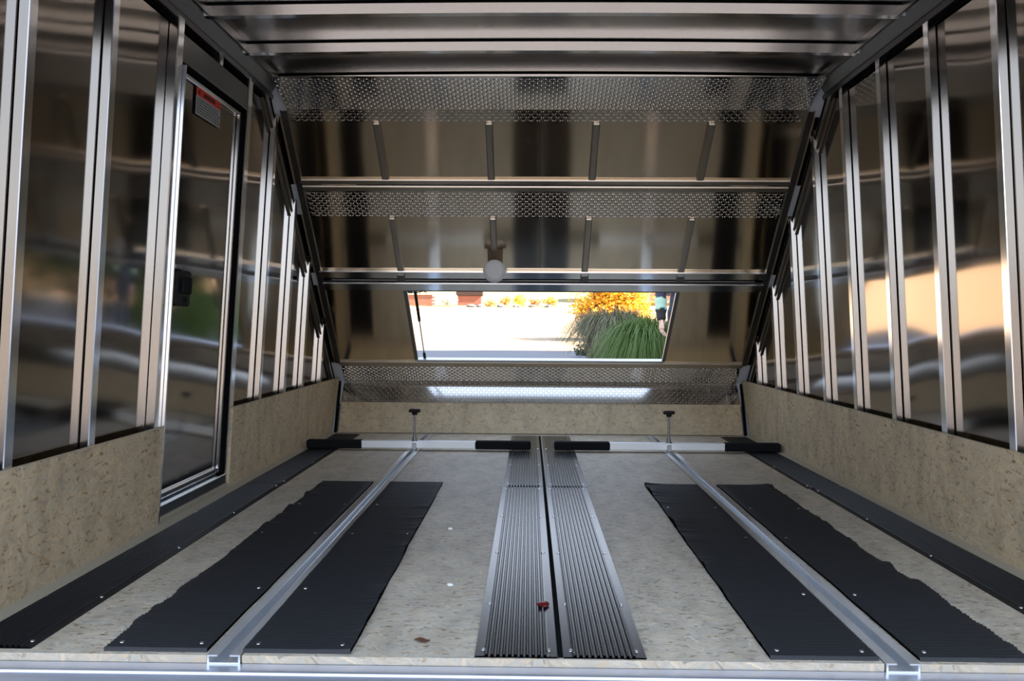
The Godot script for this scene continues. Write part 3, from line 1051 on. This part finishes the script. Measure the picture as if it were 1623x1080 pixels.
	# hedges and trees further off; the ones behind the camera show only in the metal
	var hd = leafy_bush("hedge", Vector3(-10.0, ground_y(70.0), -70.0), Vector3(6.5, 0.75, 0.8), 5000, 0.28, [M.leaf_dark], r, 9)
	tag(hd, "dark green hedge across the top of the far bank", "hedge")
	build_person()

func build_person():
	# joints: x to the person's left (picture right), y up, z towards the trailer
	var d := 8.4
	var o := base("person", Transform3D(Basis(Vector3.UP, 0.15), Vector3(1.385, ground_y(d), -d)))
	tag(o, "person in a dark navy jacket with pale green cuff standing by the green grass", "person")
	var skin := Color(0.62, 0.40, 0.31)
	var navy := Color(0.020, 0.024, 0.045)
	var green := Color(0.36, 0.52, 0.38)
	var black := Color(0.012, 0.012, 0.015)
	var jeans := Color(0.05, 0.06, 0.09)
	var bones := []
	# torso
	bones.append([Vector3(0, 0.98, 0), Vector3(0, 1.18, 0), 0.145, 0.135, navy, 0.72])
	bones.append([Vector3(0, 1.18, 0), Vector3(0, 1.38, 0), 0.140, 0.150, navy, 0.72])
	bones.append([Vector3(-0.15, 1.42, 0), Vector3(0.15, 1.42, 0), 0.075, 0.075, navy, 1.0])
	bones.append([Vector3(0, 1.42, 0), Vector3(0, 1.53, 0.01), 0.058, 0.052, skin, 1.0])
	bones.append([Vector3(0, 0.90, 0), Vector3(0, 0.99, 0), 0.150, 0.148, jeans, 0.75])
	for s: float in [-1.0, 1.0]:
		bones.append([Vector3(s * 0.088, 0.88, 0), Vector3(s * 0.10, 0.48, 0.015), 0.088, 0.060, jeans, 1.0])
		bones.append([Vector3(s * 0.10, 0.48, 0.015), Vector3(s * 0.105, 0.10, -0.01), 0.060, 0.046, jeans, 1.0])
		bones.append([Vector3(s * 0.105, 0.06, -0.03), Vector3(s * 0.115, 0.045, 0.15), 0.046, 0.038, black, 1.0])
		bones.append([Vector3(s * 0.185, 1.40, 0), Vector3(s * 0.235, 1.12, -0.01), 0.056, 0.048, navy, 1.0])
		bones.append([Vector3(s * 0.235, 1.12, -0.01), Vector3(s * 0.248, 1.00, 0.02), 0.048, 0.046, navy, 1.0])
		bones.append([Vector3(s * 0.249, 0.985, 0.025), Vector3(s * 0.251, 0.935, 0.04), 0.052, 0.052, green, 1.0])
		bones.append([Vector3(s * 0.252, 0.915, 0.045), Vector3(s * 0.254, 0.845, 0.06), 0.046, 0.044, black, 1.0])
	var st := begin()
	nets(st, bones, 0.016, 0.03)
	# head
	var c := Vector3(0, 1.635, 0.02)
	var hb := [[c + Vector3(0, 0.035, -0.015), c + Vector3(0, 0.03, 0.012), 0.084, 0.082, skin, 0.92], [c + Vector3(0, -0.05, 0.03), c + Vector3(0, -0.075, 0.04), 0.056, 0.042, skin, 1.0],
		[c + Vector3(0, -0.10, -0.01), c + Vector3(0, -0.05, -0.01), 0.052, 0.055, skin, 1.0], [c + Vector3(0, 0.012, 0.084), c + Vector3(0, -0.020, 0.096), 0.007, 0.012, skin, 1.0],
		[c + Vector3(-0.022, -0.055, 0.085), c + Vector3(0.022, -0.055, 0.085), 0.008, 0.008, Color(0.50, 0.24, 0.20), 1.0],
		[c + Vector3(-0.084, 0.015, 0.0), c + Vector3(-0.086, -0.02, 0.004), 0.017, 0.012, skin, 1.0], [c + Vector3(0.084, 0.015, 0.0), c + Vector3(0.086, -0.02, 0.004), 0.017, 0.012, skin, 1.0],
		[c + Vector3(-0.032, 0.018, 0.084), c + Vector3(-0.030, 0.018, 0.084), 0.008, 0.008, Color(0.05, 0.04, 0.04), 1.0], [c + Vector3(0.032, 0.018, 0.084), c + Vector3(0.030, 0.018, 0.084), 0.008, 0.008, Color(0.05, 0.04, 0.04), 1.0]]
	nets(st, hb, 0.006, 0.010)
	# hands: palm, four fingers, thumb
	for s: float in [-1.0, 1.0]:
		var w := Vector3(s * 0.255, 0.835, 0.064)
		var dn := Vector3(0, -1, 0.10).normalized()
		var fw := Vector3(0, 0.10, 1).normalized()
		var hbones := [[w + Vector3(0, 0.02, 0), w + dn * 0.02, 0.026, 0.026, skin, 1.0]]
		for k in 4:
			var off := fw * (0.033 - 0.022 * k)
			var Lf: float = [0.070, 0.080, 0.074, 0.058][k]
			hbones.append([w + dn * 0.015 + off * 0.5, w + dn * 0.085 + off, 0.015, 0.013, skin, 1.0])
			var k1 := w + dn * 0.088 + off
			var k2 := k1 + (dn + Vector3(-s * 0.25, 0, 0)).normalized() * Lf * 0.5
			var k3 := k2 + (dn + Vector3(-s * 0.75, 0, 0)).normalized() * Lf * 0.5
			hbones.append([k1, k2, 0.0095, 0.009, skin, 1.0])
			hbones.append([k2, k3, 0.009, 0.008, skin, 1.0])
		var t0 := w + dn * 0.03 + fw * 0.028
		hbones.append([t0, t0 + (dn + fw * 0.7).normalized() * 0.04, 0.014, 0.011, skin, 1.0])
		hbones.append([t0 + (dn + fw * 0.7).normalized() * 0.04, t0 + (dn + fw * 0.5).normalized() * 0.072, 0.011, 0.009, skin, 1.0])
		nets(st, hbones, 0.004, 0.004)
	commit(st, "body", M.person, o)
	# hair and cap-less crown
	var sh := begin()
	nets(sh, [[c + Vector3(0, 0.055, -0.03), c + Vector3(0, 0.06, 0.01), 0.092, 0.084, Color(0.05, 0.035, 0.025), 0.95], [c + Vector3(0, 0.0, -0.05), c + Vector3(0, -0.05, -0.05), 0.075, 0.060, Color(0.05, 0.035, 0.025), 1.0]], 0.007, 0.012)
	commit(sh, "hair", M.person, o)

# surface nets over a smooth union of tapered capsules; bone = [a, b, ra, rb, colour, depth scale in z]
func nets(st: SurfaceTool, bones: Array, cell: float, blend: float):
	var lo := Vector3.ONE * 1e9
	var hi := -lo
	for b in bones:
		var m := maxf(b[2], b[3]) + cell * 2.5 + blend
		for p: Vector3 in [b[0], b[1]]:
			lo = lo.min(p - Vector3.ONE * m)
			hi = hi.max(p + Vector3.ONE * m)
	var n := Vector3i(((hi - lo) / cell).ceil()) + Vector3i.ONE
	var F := PackedFloat32Array()
	F.resize(n.x * n.y * n.z)
	F.fill(1.0)
	var C := PackedInt32Array()
	C.resize(F.size())
	var best := PackedFloat32Array()
	best.resize(F.size())
	best.fill(1e9)
	for bi in bones.size():
		var b: Array = bones[bi]
		var A: Vector3 = b[0]
		var B: Vector3 = b[1]
		var ra: float = b[2]
		var rb: float = b[3]
		var zs: float = b[5]
		var m := maxf(ra, rb) + cell * 2.5 + blend
		var l3 := Vector3i(((A.min(B) - Vector3.ONE * m - lo) / cell).floor()).clamp(Vector3i.ZERO, n - Vector3i.ONE)
		var h3 := Vector3i(((A.max(B) + Vector3.ONE * m - lo) / cell).ceil()).clamp(Vector3i.ZERO, n - Vector3i.ONE)
		var AB := B - A
		var len2 := maxf(AB.length_squared(), 1e-9)
		for z in range(l3.z, h3.z + 1):
			for y in range(l3.y, h3.y + 1):
				var row := (z * n.y + y) * n.x
				for x in range(l3.x, h3.x + 1):
					var p := lo + Vector3(x, y, z) * cell
					var q := p - A
					var t := clampf(q.dot(AB) / len2, 0.0, 1.0)
					var e := q - AB * t
					e.z /= zs
					var d := e.length() - lerpf(ra, rb, t)
					var k := row + x
					if d < best[k]:
						best[k] = d
						C[k] = bi
					var f := F[k]
					if f > 0.9: F[k] = minf(d, 0.9)
					else:
						var g := clampf(0.5 + 0.5 * (f - d) / blend, 0.0, 1.0)
						F[k] = lerpf(f, d, g) - blend * g * (1.0 - g)
	var id := PackedInt32Array()
	id.resize(F.size())
	id.fill(-1)
	var V := PackedVector3Array()
	var VC := PackedColorArray()
	var VN := PackedVector3Array()
	var sx := 1
	var sy := n.x
	var sz := n.x * n.y
	var co := [0, sx, sy, sx + sy, sz, sx + sz, sy + sz, sx + sy + sz]
	var cp := [Vector3(0, 0, 0), Vector3(1, 0, 0), Vector3(0, 1, 0), Vector3(1, 1, 0), Vector3(0, 0, 1), Vector3(1, 0, 1), Vector3(0, 1, 1), Vector3(1, 1, 1)]
	var ed := [[0, 1], [2, 3], [4, 5], [6, 7], [0, 2], [1, 3], [4, 6], [5, 7], [0, 4], [1, 5], [2, 6], [3, 7]]
	for z in n.z - 1:
		for y in n.y - 1:
			for x in n.x - 1:
				var k := z * sz + y * sy + x
				if absf(F[k]) > cell * 2.0: continue
				var inside := 0
				for c in 8:
					if F[k + co[c]] < 0.0: inside += 1
				if inside == 0 or inside == 8: continue
				var sum := Vector3.ZERO
				var cnt := 0
				for e in ed:
					var fa := F[k + co[e[0]]]
					var fb := F[k + co[e[1]]]
					if (fa < 0.0) != (fb < 0.0):
						sum += (cp[e[0]] as Vector3).lerp(cp[e[1]], fa / (fa - fb))
						cnt += 1
				id[k] = V.size()
				V.append(lo + (Vector3(x, y, z) + sum / cnt) * cell)
				VN.append(Vector3(F[k + sx] - F[k] + F[k + sx + sy + sz] - F[k + sy + sz], F[k + sy] - F[k] + F[k + sx + sy + sz] - F[k + sx + sz], F[k + sz] - F[k] + F[k + sx + sy + sz] - F[k + sx + sy]).normalized())
				VC.append(bones[C[k]][4])
	for z in range(1, n.z - 1):
		for y in range(1, n.y - 1):
			for x in range(1, n.x - 1):
				var k := z * sz + y * sy + x
				var f0 := F[k]
				if absf(f0) > cell * 2.0: continue
				for a in 3:
					var step: int = [sx, sy, sz][a]
					if (f0 < 0.0) == (F[k + step] < 0.0): continue
					var u: int = [sy, sz, sx][a]
					var w: int = [sz, sx, sy][a]
					var q := [id[k], id[k - u], id[k - u - w], id[k - w]]
					if q[0] < 0 or q[1] < 0 or q[2] < 0 or q[3] < 0: continue
					var order = [0, 1, 2, 0, 2, 3]
					var gn: Vector3 = (V[q[1]] - V[q[0]]).cross(V[q[2]] - V[q[0]])
					if gn.dot(VN[q[0]] + VN[q[2]]) > 0.0: order = [0, 2, 1, 0, 3, 2]
					for j in order:
						st.set_normal(VN[q[j]])
						st.set_color(VC[q[j]])
						st.add_vertex(V[q[j]])

# ==================================================================== on the floor
func ribbed_strip(L: float) -> Array:        # [mesh, width]; runs from z = 0 to z = -L, centred on x
	var W := 0.164
	var top := PackedVector2Array([Vector2(-W * 0.5, 0.0), Vector2(-W * 0.5, 0.0028), Vector2(-W * 0.5 + 0.017, 0.0032)])
	var n := 11
	var p := (W - 0.036) / n
	for i in n:
		var x := -W * 0.5 + 0.018 + i * p
		top.append(Vector2(x + p * 0.10, 0.0022))
		top.append(Vector2(x + p * 0.28, 0.0062))
		top.append(Vector2(x + p * 0.36, 0.0070))
		top.append(Vector2(x + p * 0.52, 0.0070))
		top.append(Vector2(x + p * 0.60, 0.0062))
		top.append(Vector2(x + p * 0.78, 0.0022))
	top.append_array(PackedVector2Array([Vector2(W * 0.5 - 0.017, 0.0032), Vector2(W * 0.5, 0.0028), Vector2(W * 0.5, 0.0)]))
	var st := begin()
	prism(st, top, 0.0, L, Transform3D(Basis(Vector3.RIGHT, Vector3.UP, Vector3.FORWARD), Vector3.ZERO))
	return [st.commit(), W]

func screw_mesh(r: float) -> ArrayMesh:
	var st := begin()
	lathe(st, PackedVector2Array([Vector2(0, r * 0.45), Vector2(r * 0.6, r * 0.40), Vector2(r * 0.92, r * 0.2), Vector2(r, 0)]), 10)
	return st.commit()

func mat_mesh(w: float, L: float, outer: float, seed_: int) -> ArrayMesh:
	# rubber matting with fine ribs across it; the edge on the side "outer" ripples
	var nz := FastNoiseLite.new()
	nz.seed = seed_
	nz.frequency = 1.0
	var rows := []
	var nr := int(L / 0.0035)
	var under := 0.0004
	for i in nr + 1:
		var z := L * i / nr
		var rip := 0.012 * nz.get_noise_1d(z * 2.2) + 0.004 * nz.get_noise_1d(z * 6.0 + 30.0)
		var x0 := -w * 0.5 + (rip * absf(outer) if outer < 0 else 0.003 * nz.get_noise_1d(z * 2.0))
		var x1 := w * 0.5 + (rip * absf(outer) if outer > 0 else 0.003 * nz.get_noise_1d(z * 2.0))
		var hgt := 0.0062 + 0.0011 * sin(TAU * z / 0.0155)
		var end := 0.0 if i == 0 or i == nr else 1.0
		var line := PackedVector3Array()
		line.append(Vector3(x0, under, -z))
		for k in 9:
			var u := k / 8.0
			var near := (1.0 - u) if outer < 0 else u
			var curl := 0.010 * pow(near, 5.0) * maxf(0.0, nz.get_noise_1d(z * 4.0 + 90.0)) * 2.0 + 0.0015 * absf(nz.get_noise_2d(u * 2.0, z * 2.0))
			line.append(Vector3(lerpf(x0, x1, u), (hgt + curl) * end + under, -z))
		line.append(Vector3(x1, under, -z))
		rows.append(line)
	var st := begin()
	sheet(st, rows, Vector3.UP)
	return st.commit()

func build_floor_things():
	var sm8 := screw_mesh(0.0052)
	# recessed channels
	var cw := 0.033
	var prof := PackedVector2Array([Vector2(-cw, -0.0158), Vector2(cw, -0.0158), Vector2(cw, 0.0022), Vector2(0.0125, 0.0022), Vector2(0.0125, -0.0012), Vector2(cw - 0.004, -0.0012), Vector2(cw - 0.004, -0.0130), Vector2(-cw + 0.004, -0.0130), Vector2(-cw + 0.004, -0.0012), Vector2(-0.0125, -0.0012), Vector2(-0.0125, 0.0022), Vector2(-cw, 0.0022)])
	for q in [[-0.668, "aluminium slotted floor channel running under the tie-down bar nearer the door"], [0.668, "aluminium slotted floor channel running under the tie-down bar on the doorless side"]]:
		var st := begin()
		prism(st, prof, 0.0, FRONT - REAR - 0.004, Transform3D(Basis(Vector3.RIGHT, Vector3.UP, Vector3.FORWARD), Vector3.ZERO))
		var o := commit(st, "floor_channel", M.rail, self, Vector3(q[0], 0, -REAR + 0.004))
		tag(o, q[1], "channel", "slotted floor channels")
	# ribbed plastic runners
	var near_mesh: Mesh = ribbed_strip(1.872)[0]
	var far_mesh: Mesh = ribbed_strip(1.655)[0]
	var runners := [
		[-0.0890, 1.774, near_mesh, "long ribbed black runner left of the centre seam, red mark on its edge", "middle runners"],
		[0.0870, 1.774, near_mesh, "long ribbed black runner right of the centre seam, nearest the rear sill", "middle runners"],
		[-0.0840, 3.652, far_mesh, "far ribbed grey runner left of the centre seam, reaching the front panel", "middle runners"],
		[0.0920, 3.652, far_mesh, "far ribbed grey runner right of the centre seam, reaching the front panel", "middle runners"],
		[-1.1500, 1.790, near_mesh, "long black runner at the foot of the wall with the door", "side runners"],
		[1.1560, 1.790, near_mesh, "long black runner at the foot of the doorless wall", "side runners"],
		[-1.1480, 3.668, far_mesh, "far dark runner beside the door-side kick board, passing under a bar end", "side runners"],
		[1.1460, 3.668, far_mesh, "far dark runner beside the doorless kick board, passing under a bar end", "side runners"]]
	for q in runners:
		var o := base("floor_runner", Transform3D(Basis.IDENTITY, Vector3(q[0], 0.0002, -q[1])))
		put(q[2], "runner", M.strip_side if q[4] == "side runners" else M.strip, o)
		var L := 1.872 if q[2] == near_mesh else 1.655
		var ds := [0.035, 0.335, 0.81, 1.30, 1.82] if q[2] == near_mesh else [0.05, 0.55, 1.10]
		for d: float in ds:
			for s: float in [-1.0, 1.0]:
				put(sm8, "screw", M.screw, o, Transform3D(Basis.IDENTITY, Vector3(s * 0.066, 0.003, -d)))
		tag(o, q[3], "floor runner", q[4])
	var sb := begin()
	span(sb, Vector3(-0.0062, 0.0002, -5.30), Vector3(0.0042, 0.0050, -1.776), 0.001)
	tag(commit(sb, "seam_strip", M.seam), "thin black rubber strip in the seam between the middle runners", "seam strip")
	# rubber mats either side of the channels
	var mats := [[-0.812, 0.208, -1.0, "ribbed black rubber mat between door-side channel and wall, its outer edge rippled"], [-0.528, 0.216, 0.35, "ribbed black rubber mat between the door-side channel and the middle runners"], [0.521, 0.214, -0.35, "ribbed black rubber mat between the middle runners and the doorless-side channel"], [0.815, 0.214, 1.0, "ribbed black rubber mat between doorless-side channel and wall, its outer edge rippled"]]
	for i in 4:
		var q: Array = mats[i]
		var o := base("rubber_mat", Transform3D(Basis.IDENTITY, Vector3(q[0], 0.0, -1.782)))
		put(mat_mesh(q[1], 1.935, q[2], 40 + i), "matting", M.rubber, o)
		for d: float in [0.035, 0.42, 1.0, 1.45]:
			for s: float in [-1.0, 1.0]:
				put(sm8, "screw", M.screw, o, Transform3D(Basis.IDENTITY, Vector3(s * (q[1] * 0.5 - 0.022), 0.0065, -d)))
		tag(o, q[3], "rubber mat", "rubber mats beside the channels")
	# tie-down bars
	tie_bar(-0.640, -0.022, "white tie-down bar with black grips across the channel nearer the door")
	tie_bar(0.652, 0.010, "white tie-down bar with black grips across the doorless-side channel")

func tie_bar(x: float, off: float, label: String):
	var d := 4.695
	var o := base("tie_down_bar", Transform3D(Basis.IDENTITY, Vector3(x, 0, -d)))
	tag(o, label, "tie-down bar", "tie-down bars")
	var L := 1.17
	var y0 := 0.0085
	var st := begin()
	# open channel, flanges down
	var pf := PackedVector2Array([Vector2(-0.022, y0 + 0.006), Vector2(-0.022, y0 + 0.040), Vector2(0.022, y0 + 0.040), Vector2(0.022, y0 + 0.006), Vector2(0.018, y0 + 0.006), Vector2(0.018, y0 + 0.036), Vector2(-0.018, y0 + 0.036), Vector2(-0.018, y0 + 0.006)])
	prism(st, pf, -L * 0.5 + 0.01, L * 0.5 - 0.01, Transform3D(Basis(Vector3(0, 0, 1), Vector3.UP, Vector3(-1, 0, 0)), Vector3.ZERO))
	commit(st, "bar", M.bar, o)
	for s: float in [-1.0, 1.0]:
		var g := begin()
		bx(g, Vector3(s * (L * 0.5 - 0.145), y0 + 0.0215, 0), Vector3(0.29, 0.043, 0.054), 0.006)
		commit(g, "grip", M.grip, o)
	var r := begin()
	rod(r, Vector3(off, 0.040, 0), Vector3(off, 0.198, 0), 0.0055)
	commit(r, "screw_rod", M.zinc, o)
	var c := begin()
	lathe(c, PackedVector2Array([Vector2(0.0, 0.049), Vector2(0.016, 0.049), Vector2(0.016, 0.055), Vector2(0.0105, 0.056), Vector2(0.0105, 0.072), Vector2(0, 0.072)]), 12, Transform3D(Basis.IDENTITY, Vector3(off, 0, 0)))
	commit(c, "collar", M.zinc, o)
	var k := begin()
	lathe(k, PackedVector2Array([Vector2(0.0, 0.184), Vector2(0.013, 0.184), Vector2(0.015, 0.198), Vector2(0.0, 0.200)]), 12, Transform3D(Basis.IDENTITY, Vector3(off, 0, 0)))
	bx(k, Vector3(off, 0.206, 0), Vector3(0.062, 0.019, 0.024), 0.006)
	commit(k, "tee_knob", M.black, o)
	# foot in the channel
	var f := begin()
	bx(f, Vector3(off, 0.022, 0), Vector3(0.022, 0.036, 0.05), 0.002)
	commit(f, "foot", M.zinc, o)

func build_small_things():
	# round cap on the nose wall, facing straight back
	var cap := base("round_cap", Transform3D(Basis(Vector3.RIGHT, PI / 2), Vector3(-0.246, 0.932, -4.610)))
	tag(cap, "round grey plastic cap on the nose wall above the opening", "cap")
	var st := begin()
	lathe(st, PackedVector2Array([Vector2(0, 0.036), Vector2(0.040, 0.035), Vector2(0.052, 0.030), Vector2(0.056, 0.022), Vector2(0.056, 0.010), Vector2(0.040, 0.006), Vector2(0.040, -0.135), Vector2(0, -0.135)]), 28)
	commit(st, "cover", M.grey_plastic, cap)
	var ri := begin()
	lathe(ri, PackedVector2Array([Vector2(0.040, 0.008), Vector2(0.058, 0.006), Vector2(0.059, 0.000), Vector2(0.04, 0.0)]), 28)
	commit(ri, "base_ring", M.zinc, cap)
	# red smear round a screw of the left middle runner
	var rs := begin()
	stone(rs, Vector3(-0.030, 0.0072, -2.098), Vector3(0.014, 0.0045, 0.016), rng)
	tag(commit(rs, "red_blob", M.red), "small dark red blob beside the centre seam of the runners", "blob")
	# a dead leaf and two chips on the bare board
	var lf := begin()
	var rows := []
	for a in 7:
		var line := PackedVector3Array()
		for b in 5:
			var u := a / 6.0
			var v := b / 4.0 - 0.5
			line.append(Vector3(-0.285 + (u - 0.5) * 0.032, 0.003 + 0.008 * v * v + 0.002 * sin(u * 6.0), -1.858 + v * 0.020 * sin(PI * clampf(u, 0.06, 0.94))))
		rows.append(line)
	sheet(lf, rows, Vector3.UP)
	tag(commit(lf, "dead_leaf", M.dead_leaf), "tiny curled brown leaf on the bare board near the rear sill", "leaf")
	for q in [[-0.316, 2.88, "small white chip on the bare board, farther from the sill"], [-0.262, 2.26, "small white chip on the bare board, nearer the sill"]]:
		var cs := begin()
		stone(cs, Vector3(q[0], 0.003, -q[1]), Vector3(0.008, 0.004, 0.006), rng)
		tag(commit(cs, "white_chip", M.chip), q[2], "chip", "white chips on the floor")
